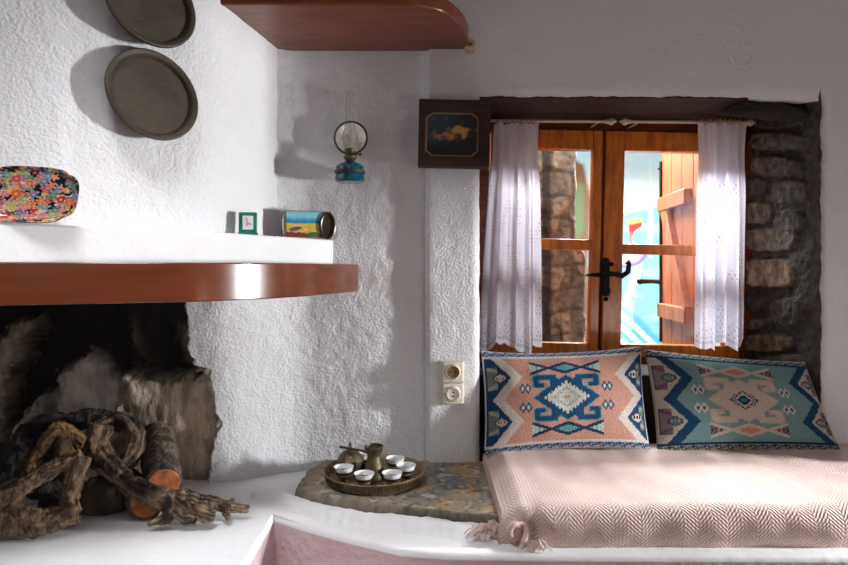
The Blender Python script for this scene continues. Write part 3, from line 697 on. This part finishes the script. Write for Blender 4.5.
# ------------------------------------------------------------------ wall things
def plate(cx, cy, s, off_n, label, r=.113):
    z = CZ-(cy-HY)/F*1.50
    best = min((hoodpt(i/600, z) for i in range(600)), key=lambda p: abs(CX+p.x*F/p.y-cx-4))
    Yp = best.y-.036; c = P(cx, cy, Yp)
    e = empty('wall_plate', c, label, 'plate', 'bronze plates on the hood')
    a, b = math.radians(49), math.radians(10); nn = Vector((math.sin(a)*math.cos(b), -math.cos(a)*math.cos(b), math.sin(b)))
    R = nn.to_track_quat('Z', 'Y').to_matrix()
    pr = [(.0005, -.003), (r*.5, -.003), (r*.84, -.002), (r*.87, .006), (r*.90, .010), (r*.97, .012), (r, .010), (r*1.002, .004), (r*.95, 0), (r*.86, -.008), (.0005, -.009)]
    m = MB(); m.lathe(pr, (0, 0, 0), 64); m.v = [R @ Vector(q)+c for q in m.v]; m.build('dish', bronze, e)
    m = MB(); ang = math.radians(100); m.tube([c+R @ Vector((0, 0, -.008)), c+R @ Vector((0, 0, -.055))], .006, 8); m.build('hanger', iron, e)
plate(152.5, 95.5, 1, .04, 'round bronze wall plate seen whole, lower of the two on the hood')
plate(150, 3, 1, .04, 'round bronze wall plate cut by the photo top, upper of the two on the hood')
# oil lamp
lx = P(350, 136, 2.0); e = empty('oil_lamp', (lx.x, 2.0, P(350, 182, 2.0).z), 'teal glass oil lamp with round mirror reflector hung on the white wall', 'lamp')
zz = lambda py: P(350, py, 2.0).z
m = MB(); m.lathe([(.0005, 0), (.040, 0), (.047, .006), (.047, .020), (.042, .026), (.040, .034), (.044, .038), (.044, .050), (.034, .058), (.018, .064), (.013, .070), (.0005, .072)], (lx.x, 2.0, zz(182.5)), 32); m.build('oil_tank', teal_glass, e)
m = MB(); m.lathe([(.0415, 0), (.048, .001), (.048, .010), (.0415, .011)], (lx.x, 2.0, zz(174)), 32); m.tube([(lx.x, 2.04, zz(170)), (lx.x, 2.06, zz(170))], .006, 8); m.build('metal_band', bronze, e)
m = MB(); m.lathe([(.014, 0), (.020, .006), (.020, .014), (.012, .020), (.016, .028), (.018, .034), (.010, .038)], (lx.x, 2.0, zz(160.5)), 24)
m.tube([(lx.x+.01, 2.0, zz(155)), (lx.x+.032, 1.99, zz(155))], .002, 6); m.sphere((lx.x+.033, 1.99, zz(155)), .005); m.build('burner', brass_d, e)
m = MB(); m.lathe([(.014, 0), (.020, .015), (.026, .035), (.022, .055), (.015, .075), (.0125, .10), (.012, .185)], (lx.x, 1.995, zz(150)), 24); m.build('glass_chimney', chim_m, e)
m = MB(); m.lathe([(.0005, .018), (.020, .016), (.038, .008), (.049, 0), (.052, -.002), (.053, .004), (.050, .007), (.03, .02), (.0005, .024)], (lx.x, 2.022, zz(136.5)), 40, axis='y'); m.build('reflector', mirror, e)
m = MB(); pr = [(lx.x+.0515*math.cos(t*6.2832/40), 2.021, zz(136.5)+.0515*math.sin(t*6.2832/40)) for t in range(41)]; m.tube(pr, .0032, 8, cap=False); m.build('reflector_rim', bronze, e)
# small picture
pc = P(454, 134.5, 2.0); pe = empty('framed_picture', P(454, 167, 2.0), 'small dark landscape painting in a heavy brown wooden frame beside the window', 'picture')
PW, PH = 71/F*2.0, 66/F*2.0; ya = 1.985
def ploc(u, v, y): q = Vector((pc.x+(u-.5)*PW, y, pc.z+(.5-v)*PH)); return Matrix.Rotation(math.radians(1.3), 3, 'Y') @ (q-pc)+pc
def pcol(u, v, p):
    X = (u-.5)*2; Yv = (v-.5)*2
    if max(abs(X)/.92, abs(Yv)/.92, (abs(X)+abs(Yv))/1.62) > 1: return srgb(168, 132, 62) if max(abs(X)/.92, abs(Yv)/.92, (abs(X)+abs(Yv))/1.62) < 1.045 else srgb(60, 34, 24)
    c = lerp(srgb(36, 52, 62), srgb(10, 14, 18), smooth(-.8, .9, X+.2*Yv)); k = N(u*5, v*5, 2)
    c = lerp(c, srgb(186, 138, 56), smooth(.1, .8, math.exp(-((X-.25)**2/.14+(Yv+.18)**2/.10))+.7*N(u*9, v*9, 1)-.1))
    c = lerp(c, srgb(176, 120, 60), .8*smooth(.3, .9, math.exp(-((X+.25)**2/.3+(Yv-.08)**2/.03))+.4*N(u*12, v*12, 1)))
    c = lerp(c, srgb(96, 62, 60), smooth(.5, .9, math.exp(-((X+.3)**2/.06+(Yv-.12)**2/.015))))
    return lerp(c, srgb(10, 16, 18), smooth(.25, .5, Yv+.15*N(u*8, v*8, 5)))
m = MB(); fw = .155
def pbox(u0, u1, v0, v1, y0, y1):
    vs = [ploc(a, b, y) for y in (y0, y1) for (a, b) in ((u0, v0), (u1, v0), (u1, v1), (u0, v1))]
    m.add(vs, [(0, 1, 2, 3), (7, 6, 5, 4), (0, 4, 5, 1), (1, 5, 6, 2), (2, 6, 7, 3), (3, 7, 4, 0)])
pbox(0, 1, 0, .19, ya-.012, 2.03); pbox(0, 1, .85, 1, ya-.012, 2.03); pbox(0, .10, .19, .85, ya-.012, 2.03); pbox(.84, 1, .19, .85, ya-.012, 2.03)
m.build('frame', oldwood, pe, bevel=.004)
m = MB(); v, f, c = grid(90, 80, lambda u, v: ploc(.09+.76*u, .18+.68*v, ya-.001), pcol); m.add(v, f, c); m.build('painting', paint_vc, pe)
# sockets
def socket(py, mt_, label, dark):
    c = P(453, py, 2.02); e = empty('wall_socket', (c.x, 2.035, c.z-.033), label, 'socket', 'wall sockets'); s = .033
    m = MB(); m.box((c.x-s, 2.008, c.z-s*.97), (c.x+s, 2.034, c.z+s*.97)); m.build('cover_plate', cream, e, bevel=.004)
    m = MB(); m.lathe([(.024, -.004), (.025, 0), (.022, -.006), (.020, -.008), (.020, .0)], (c.x, 2.008, c.z), 32, axis='y'); m.build('ring', cream, e)
    m = MB(); m.lathe([(.0005, -.003), (.019, -.003), (.0195, 0)], (c.x, 2.007, c.z), 32, axis='y'); m.build('insert', mt_, e)
    for d in (-1, 1):
        m = MB(); q = (c.x+d*.0075, 2.0035, c.z) if dark else (c.x, 2.0035, c.z+d*.006)
        m.lathe([(.0005, -.0012), (.0028, -.001), (.0028, .001)], q, 12, axis='y'); m.build('pin_hole', hole_m, e)
    for d in (-1, 1):
        m = MB(); m.lathe([(.0005, -.0015), (.002, -.001), (.002, .002)], (c.x+d*.0275, 2.008, c.z), 10, axis='y'); m.build('screw', brownp, e)
socket(371.3, brownp, 'cream wall socket with brown round insert, upper of the pair', True)
socket(393.3, cream, 'cream wall socket with cream insert, lower of the pair', False)
# porcelain holder at the shelf's end
c = P(470, 45, 2.02); e = empty('porcelain_holder', (c.x, 2.034, c.z-.02), 'small cream porcelain wall knob by the rounded end of the high shelf', 'knob')
m = MB(); m.lathe([(.0005, -.010), (.007, -.010), (.009, -.016), (.013, -.018), (.018, -.014), (.0205, -.006), (.0205, .014)], (c.x, 2.022, c.z), 28, axis='y'); m.box((c.x-.013, 2.026, c.z-.024), (c.x+.013, 2.036, c.z+.018)); m.build('body', cream_d, e)
m = MB(); m.lathe([(.0005, -.003), (.004, -.002), (.004, .002)], (c.x, 2.012, c.z), 12, axis='y'); m.build('screw', bronze, e)
# figure of eight ring in the whitewash
e8 = MB(); q = []
def arc(cx, cy, r, a0, a1, n=26): return [P(cx+r*math.cos(math.radians(a0+(a1-a0)*k/n)), cy+r*math.sin(math.radians(a0+(a1-a0)*k/n)), 2.031) for k in range(n+1)]
e8.tube(arc(732.6, 37.6, 9.6, 60, 405), .0032, 8); e8.tube(arc(741.8, 56, 10.5, -100, 170), .0032, 8)
o8 = e8.build('wire_loop', plaster_s, origin=P(737, 60, 2.03)); tag(o8, 'figure-eight wire loop whitewashed into the wall above the window', 'wire loop')
# ------------------------------------------------------------------ things on the mantel
ZT = 1.191
random.seed(11)
FL = []
fc = [srgb(206, 40, 50), srgb(226, 108, 64), srgb(236, 196, 80), srgb(120, 150, 170), srgb(226, 140, 160), srgb(196, 60, 80), srgb(150, 176, 90), srgb(230, 220, 190), srgb(110, 120, 170), srgb(236, 130, 60), srgb(84, 130, 110)]
for i in range(300): FL.append((random.uniform(-1.1, 1.1), random.uniform(-1.1, 1.1), random.choice((.07, .09, .12, .15, .18)), random.choice(fc), random.randint(4, 7), random.uniform(0, 6)))
FL += [(-.32, .0, .24, srgb(234, 104, 60), 6, 0), (-.36, -.55, .2, srgb(220, 60, 80), 5, 1), (.6, .15, .2, srgb(206, 30, 44), 5, 2), (-.75, -.1, .18, srgb(206, 40, 60), 5, 0), (-.45, .75, .2, srgb(204, 30, 50), 5, 1), (.2, -.5, .2, srgb(110, 130, 170), 6, 1), (.85, .2, .14, srgb(236, 110, 80), 6, 1), (-.35, .4, .18, srgb(190, 196, 90), 6, 3), (-.8, -.5, .22, srgb(120, 150, 180), 6, 2), (.3, .75, .15, srgb(226, 130, 130), 5, 2)]
def floral(u, v):
    c = srgb(16, 18, 22)
    for (x, y, r, col, k, ph) in FL:
        dx = (u-x)*1.35; dy = v-y; d = math.hypot(dx, dy)
        if d > r*1.2: continue
        rr = r*(.72+.28*math.cos(k*math.atan2(dy, dx)+ph))
        if d < rr: c = srgb(176, 150, 80) if d < r*.2 else tuple(q*.58 for q in lerp(col, (1, .9, .8), .18*(d/r > .6)))
    return c
tc_ = P(32, 194.5, 1.325); e = empty('floral_tray', (tc_.x, 1.325, ZT), 'scalloped black serving tray covered with bright flowers, leaning on the hood', 'tray')
TW, TH = 39.5/F*1.325, 28.5/F*1.325
def sh_r(a):      # lobed outline
    c, s = math.cos(a), math.sin(a); r = 1/((abs(c)**3.2+abs(s)**3.2)**(1/3.2)); 
    return r*(1-.045*smooth(.22, .0, abs(abs(math.atan2(abs(s), abs(c)))-.80)))
def trp(u, v):
    a = 2*math.pi*u; r = sh_r(a)*v
    y = -.009*smooth(.80, 1.0, v); X = r*math.cos(a)*TW; Z = r*math.sin(a)*TH
    # lower shoulders narrower than the middle
    return Vector((tc_.x+X, 1.325+y+.25*(Z)+.42*X, tc_.z+Z))
m = MB(); v, f, c = grid(160, 60, trp, lambda u, v, p: floral((p.x-tc_.x)/TW, -(p.z-tc_.z)/TH)); m.add(v, f, c)
o = m.build('printed_dish', gloss_vc, e, angle=180); sd = o.modifiers.new('s', 'SOLIDIFY'); sd.thickness = .004; sd.offset = 1
# alarm clock
cc = P(247.5, 223, 1.74); e = empty('alarm_clock', (cc.x, 1.745, ZT), 'tiny green alarm clock with a white square face on the mantel', 'clock')
Rz = Matrix.Rotation(math.radians(14), 3, 'Z')
def loc(m, c0, R): m.v = [R @ Vector(q)+c0 for q in m.v]
cb = Vector((cc.x, 1.745, ZT))
m = MB(); m.box((-.0245, -.012, .004), (.0245, .018, .062)); loc(m, cb, Rz); m.build('case', green, e, bevel=.004)
m = MB(); m.box((-.027, -.014, 0), (.027, .02, .006)); loc(m, cb, Rz); m.build('foot', green, e, bevel=.0015)
m = MB(); m.box((-.0140, -.0145, .014), (.0140, -.011, .052)); loc(m, cb, Rz); m.build('face', china, e, bevel=.001)
m = MB(); m.tube([(0, -.0155, .032), (-.003, -.0155, .047)], .0011, 6); m.tube([(0, -.0155, .032), (.010, -.0155, .028)], .0013, 6); m.tube([(0, -.0155, .032), (-.002, -.0155, .024)], .0018, 6); loc(m, cb, Rz); m.build('hands', pinkp, e)
# souvenir box with a beach picture
sb = Vector((P(306, 240, 1.97).x, 1.975, ZT)); e = empty('souvenir_box', sb, 'small box with painted beach scene and dark oval end in the mantel corner', 'box')
Rz = Matrix.Rotation(math.radians(22), 3, 'Z'); bw, bh, bdp = .072, .084, .036
def beach(u, v, p):
    c = lerp(srgb(150, 206, 214), srgb(20, 140, 176), smooth(.1, .42, v+.04*N(u*9, 0, 0))); c = lerp(c, srgb(90, 190, 200), smooth(.0, .2, .22-v)*.5)
    c = lerp(c, srgb(214, 176, 70), smooth(.44, .48, v+.04*N(u*7, 3, 0))); c = lerp(c, srgb(236, 206, 120), .7*smooth(0, .3, N(u*10, v*10, 4))*(v > .48))
    c = lerp(c, srgb(110, 80, 120), smooth(1, .7, ((u-.2)/.16)**2+((v-.68+.3*(u-.2))/.09)**2)); c = lerp(c, srgb(130, 60, 40), smooth(.8, .86, v+.06*N(u*12, 1, 1)-.1*u+.04))
    c = lerp(c, srgb(50, 110, 80), smooth(1, .6, ((u-.62)/.16)**2+((v-.88)/.1)**2)); return c
m = MB(); m.box((-bw, -bdp, .0), (bw, bdp, bh), srgb(140, 130, 124)); loc(m, sb, Rz); m.build('case', paint_vc, e, bevel=.003)
m = MB(); v, f, c = grid(50, 40, lambda u, v: Vector((-bw*.94+2*bw*.92*u, -bdp-.0015, bh*(.96-.92*v))), beach); m.add(v, f, c); loc(m, sb, Rz); m.build('beach_picture', gloss_vc, e)
m = MB(); n = 28; ring = []
for k in range(n+1):
    a = 2*math.pi*k/n; ring.append((bw*.80+.022*math.cos(a), -bdp-.006, bh*.47+.038*math.sin(a)))
m.tube(ring, .0045, 8, cap=False); m.add([(bw*.80, -bdp-.002, bh*.47)]+[(x, -bdp-.004, z) for x, y, z in ring], [(0, i, i+1) for i in range(1, n+1)])
loc(m, sb, Rz); m.build('dark_oval', mat('dark brown lacquer', srgb(46, 34, 24), .3, nmix=.4, ncol=srgb(84, 70, 40)), e)
m = MB(); m.tube([(-bw-.002, -bdp+.006, .012), (-bw-.006, -bdp+.004, .03), (-bw-.006, -bdp+.004, .055), (-bw-.002, -bdp+.006, .072)], .0018, 6); loc(m, sb, Rz); m.build('side_wire', rod_m, e)
# ------------------------------------------------------------------ coffee set
ZS = .481
e = empty('brass_tray', (-.145, 1.857, ZS), 'round brass tray holding the coffee pot and cups on the stone slab', 'tray'); m = MB()
m.lathe([(.0005, .0), (.125, .0), (.134, .004), (.141, .024), (.146, .029), (.148, .027), (.143, .022), (.137, .001), (.128, -.003), (.0005, -.003)], (-.145, 1.857, ZS+.003), 72); m.build('dish', brass, e)
for k in range(44):
    a = math.radians(195+150*k/43) if k < 44 else 0
m = MB()
for k in range(90):
    a = 2*math.pi*k/90; ca, sa = math.cos(a), math.sin(a); m.tube([(-.145+.1405*ca, 1.857+.1405*sa, ZS+.008), (-.145+.1440*ca, 1.857+.1440*sa, ZS+.024)], .0016, 4)
m.build('fluted_band', brass_d, e)
ZC = ZS+.004
def cup0():
    e = empty('coffee_cup', (0, 0, ZC)); 
    m = MB(); m.lathe([(.0005, 0), (.014, 0), (.015, .003), (.010, .007), (.016, .014), (.022, .024), (.0245, .033), (.0235, .033), (.0005, .012)], (0, 0, ZC), 28); m.build('brass_holder', brass_d, e)
    m = MB(); m.lathe([(.0005, .010), (.012, .011), (.021, .022), (.0235, .032), (.0275, .043), (.0285, .0455), (.0275, .0455), (.0225, .032), (.017, .022), (.0005, .015)], (0, 0, ZC), 28); m.build('china_bowl', china, e)
    return e
cup = cup0()
cups = [(-.230, 1.82, 'white coffee cup in brass holder at the left rim of the tray'), (-.166, 1.762, 'white coffee cup in brass holder at the front of the tray, left of centre'), (-.089, 1.768, 'white coffee cup in brass holder at the front of the tray, right of centre'),
        (-.052, 1.836, 'white coffee cup in brass holder at the right rim of the tray'), (-.086, 1.905, 'white coffee cup in brass holder behind the right rim cup'), (-.182, 1.945, 'white coffee cup in brass holder hidden behind the tall pot')]
for i, (x, y, lab) in enumerate(cups):
    if i == 0: r = cup
    else:
        r = cup.copy(); COL.objects.link(r)
        for ch in cup.children:
            k = ch.copy(); COL.objects.link(k); k.parent = r
    tag(r, lab, 'cup', 'coffee cups on the brass tray')
for i, (x, y, lab) in enumerate(cups):
    [o for o in bpy.data.objects if o.get('label') == lab][0].location = (x, y, ZC)
px_, py_ = -.146, 1.846
e = empty('coffee_pot', (px_, py_, ZC), 'tall tarnished brass coffee pot with a long side handle in the middle of the tray', 'coffee pot')
m = MB(); m.lathe([(.0005, 0), (.027, 0), (.030, .004), (.029, .020), (.024, .048), (.0195, .064), (.0185, .071), (.025, .082), (.0275, .093), (.028, .098), (.0255, .098), (.024, .086), (.015, .072), (.015, .03), (.0005, .02)], (px_, py_, ZC), 36); m.build('body', brass_d, e)
m = MB(); m.tube([(px_-.018, py_+.004, ZC+.078), (px_-.05, py_+.02, ZC+.080), (px_-.105, py_+.045, ZC+.082)], [.0045, .0035, .004], 8); m.build('handle', brass_d, e)
e = empty('sugar_bowl', (-.222, 1.915, ZC), 'domed tarnished brass sugar bowl with a pointed lid behind the left cup', 'bowl')
m = MB(); m.lathe([(.0005, 0), (.024, 0), (.026, .004), (.022, .008), (.036, .020), (.039, .034), (.036, .036), (.0005, .034)], (-.222, 1.915, ZC), 32); m.build('body', brass_d, e)
m = MB(); m.lathe([(.040, .034), (.041, .037), (.034, .050), (.020, .062), (.009, .068), (.003, .071), (.003, .076), (.006, .080), (.004, .085), (.0005, .092)], (-.222, 1.915, ZC), 32); m.build('lid', brass_d, e)
# ------------------------------------------------------------------ firewood
def wood(name, label, paths, cA, cB, cat='log', rough=.36, mat_=None, seed=1, n=28):
    allp = [P(a, b, y) for path in paths for (a, b, y, r) in path]; og = Vector((sum(p.x for p in allp)/len(allp), sum(p.y for p in allp)/len(allp), min(p.z for p in allp)-.01))
    m = MB()
    for j, path in enumerate(paths):
        pts = [P(a, b, y) for (a, b, y, r) in path]; rs = [r*.88*y/F for (a, b, y, r) in path]
        sm = spl([(p.x, p.y, p.z) for p in pts], 8); sr = [v.x for v in spl([(r, 0, 0) for r in rs], 8)]
        sm = [p+Vector((.004*N(i*.4, seed, j), .003*N(i*.4, seed, j+5), .004*N(i*.4, seed, j+9))) for i, p in enumerate(sm)]
        for p, r in zip(sm, sr): p.z = max(p.z, .440+r*.85)
        k0 = len(m.v); m.tube(sm, sr, n, rough=rough, seed=seed+j*3)
        for q in range(k0, len(m.v)):
            p = m.v[q]; w = smooth(-.35, .30, .6*N(p[0]*22, p[1]*22, p[2]*22)+.8*N(((q-k0) % n)*1.3, ((q-k0)//n)*.07, seed+j)); m.c[q] = lerp(cA, cB, w)
            if p[2] < .441: m.v[q] = (p[0], p[1], .4405)
    o = m.build(name, mat_ or bark_vc, origin=og, angle=70); tag(o, label, cat); return o
BR = srgb(112, 90, 70); BD = srgb(42, 32, 27); GR = srgb(156, 130, 104)
wood('gnarled_branch', 'long twisted vine branch reaching out of the fireplace to the right', [
    [(100, 424, 1.80, 12), (97, 446, 1.78, 12), (106, 464, 1.74, 12), (124, 480, 1.70, 10), (146, 492, 1.66, 11), (168, 500, 1.63, 13), (190, 500, 1.64, 9), (214, 504, 1.65, 7), (236, 508, 1.66, 5.5), (249, 509, 1.66, 3.5)],
    [(100, 428, 1.82, 9), (120, 420, 1.84, 9), (136, 436, 1.82, 10), (130, 458, 1.78, 10), (116, 472, 1.73, 9)],
    [(168, 498, 1.62, 9), (170, 512, 1.60, 8), (162, 520, 1.59, 6), (148, 524, 1.58, 3)],
    [(176, 504, 1.62, 8), (186, 514, 1.60, 10), (196, 517, 1.60, 7)], [(196, 508, 1.61, 7), (206, 515, 1.60, 9), (214, 516, 1.61, 5)],
    [(220, 505, 1.65, 4), (226, 512, 1.63, 3.5), (229, 520, 1.62, 2.2)], [(226, 505, 1.65, 4), (233, 499, 1.66, 2)], [(196, 498, 1.64, 5), (184, 490, 1.65, 3)]], GR, BD, 'branch', seed=2)
def cutlog(pa, pb, r, label, seed):
    a = P(*pa); b = P(*pb); d = (b-a).normalized(); e = empty('firewood_log', a-Vector((0, 0, r)), label, 'log', 'sawn logs in the fireplace')
    pts = [a.lerp(b, k/14) for k in range(15)]
    m = MB(); m.tube(pts, [r*(1+.03*math.sin(k)) for k in range(15)], 30, rough=.12, seed=seed)
    m.c = [lerp(srgb(120, 106, 92), srgb(84, 70, 58), smooth(-.2, .3, N(v[0]*25, v[1]*25, v[2]*25))) for v in m.v]; m.build('bark', bark_vc, e, angle=60)
    R = (-d).to_track_quat('Z', 'Y').to_matrix(); m = MB()
    m.lathe([(.0005, .006), (r*.5, .006), (r*.80, .005), (r*.86, .001)], (0, 0, 0), 30); m.v = [R @ Vector(q)+a for q in m.v]
    m.build('cut_end', mat('fresh orange cut wood', srgb(184, 108, 62), .8, nscale=28, ncol=srgb(104, 56, 34), nmix=.8, bump=.4), e)
cutlog((163, 484, 1.73), (157, 438, 1.96), .052, 'sawn grey log with an orange cut end, upper of the two behind the twisted branch', 3)
cutlog((147, 503, 1.665), (128, 484, 1.88), .044, 'sawn log with an orange cut end under the twisted branch', 8)
# rounded chunk
m = MB()
def chunk(u, v):
    a = 2*math.pi*u; b = math.pi*(v-.5); c = P(105, 496, 1.73); k = 1+.13*N(math.cos(a)*2, math.sin(a)*2, b*2)
    x, y, z = math.cos(a)*math.cos(b), math.sin(a)*math.cos(b), math.sin(b); s = lambda t: math.copysign(abs(t)**.65, t)
    return Vector((c.x+.064*s(x)*k, c.y+.05*s(y)*k, max(.4405, c.z+.050*s(z)*k)))
v, f, c = grid(60, 36, chunk, lambda u, v, p: lerp(srgb(106, 88, 76), srgb(66, 54, 46), smooth(-.2, .3, N(p.x*14, p.y*14, p.z*14)))); m.add(v, f, c)
tag(m.build('wood_block', rock_vc, origin=P(105, 516, 1.73), angle=80), 'rounded dull brown block of wood on the hearth between root and logs', 'log')
wood('root_wood', 'big pale forked root in the left front of the fireplace', [
    [(-30, 512, 1.52, 14), (0, 499, 1.55, 13), (30, 482, 1.58, 11), (58, 467, 1.60, 10), (82, 456, 1.62, 9)],
    [(82, 456, 1.62, 9), (76, 476, 1.60, 9), (70, 498, 1.585, 10), (74, 514, 1.57, 10)],
    [(-30, 508, 1.52, 15), (5, 516, 1.54, 15), (36, 522, 1.55, 15), (60, 518, 1.56, 12), (78, 512, 1.57, 11)]], srgb(140, 112, 84), srgb(88, 68, 52), seed=5, rough=.42)
wood('broken_branch', 'ochre broken branch leaning over the forked root', [
    [(28, 478, 1.68, 6), (33, 462, 1.69, 9), (46, 446, 1.70, 9), (58, 430, 1.72, 9), (70, 436, 1.73, 9), (84, 442, 1.74, 8)], [(60, 436, 1.72, 8), (64, 452, 1.70, 10), (76, 462, 1.69, 8)]], srgb(152, 112, 60), srgb(74, 54, 38), 'branch', seed=9)
wood('charred_log', 'black charred log standing at the left edge of the fireplace', [[(16, 486, 1.74, 16), (18, 460, 1.78, 15), (24, 436, 1.82, 11)], [(-10, 480, 1.74, 14), (2, 450, 1.80, 10)]], (.03, .028, .028), (.06, .055, .05), mat_=None, seed=12)
wood('charred_log', 'long black charred log lying across the back of the woodpile', [[(20, 438, 1.86, 8), (44, 424, 1.88, 11), (70, 421, 1.90, 10), (100, 420, 1.91, 9), (134, 428, 1.90, 9)], [(40, 440, 1.84, 12), (66, 446, 1.82, 14), (90, 450, 1.82, 12)]], (.03, .025, .022), (.075, .06, .05), seed=15, rough=.6)
wood('charred_log', 'dark scorched log under the ochre branch in the woodpile', [[(30, 490, 1.66, 10), (60, 486, 1.68, 14), (84, 480, 1.70, 12)], [(40, 505, 1.62, 9), (62, 500, 1.63, 10)]], (.05, .04, .032), (.02, .017, .015), seed=21)
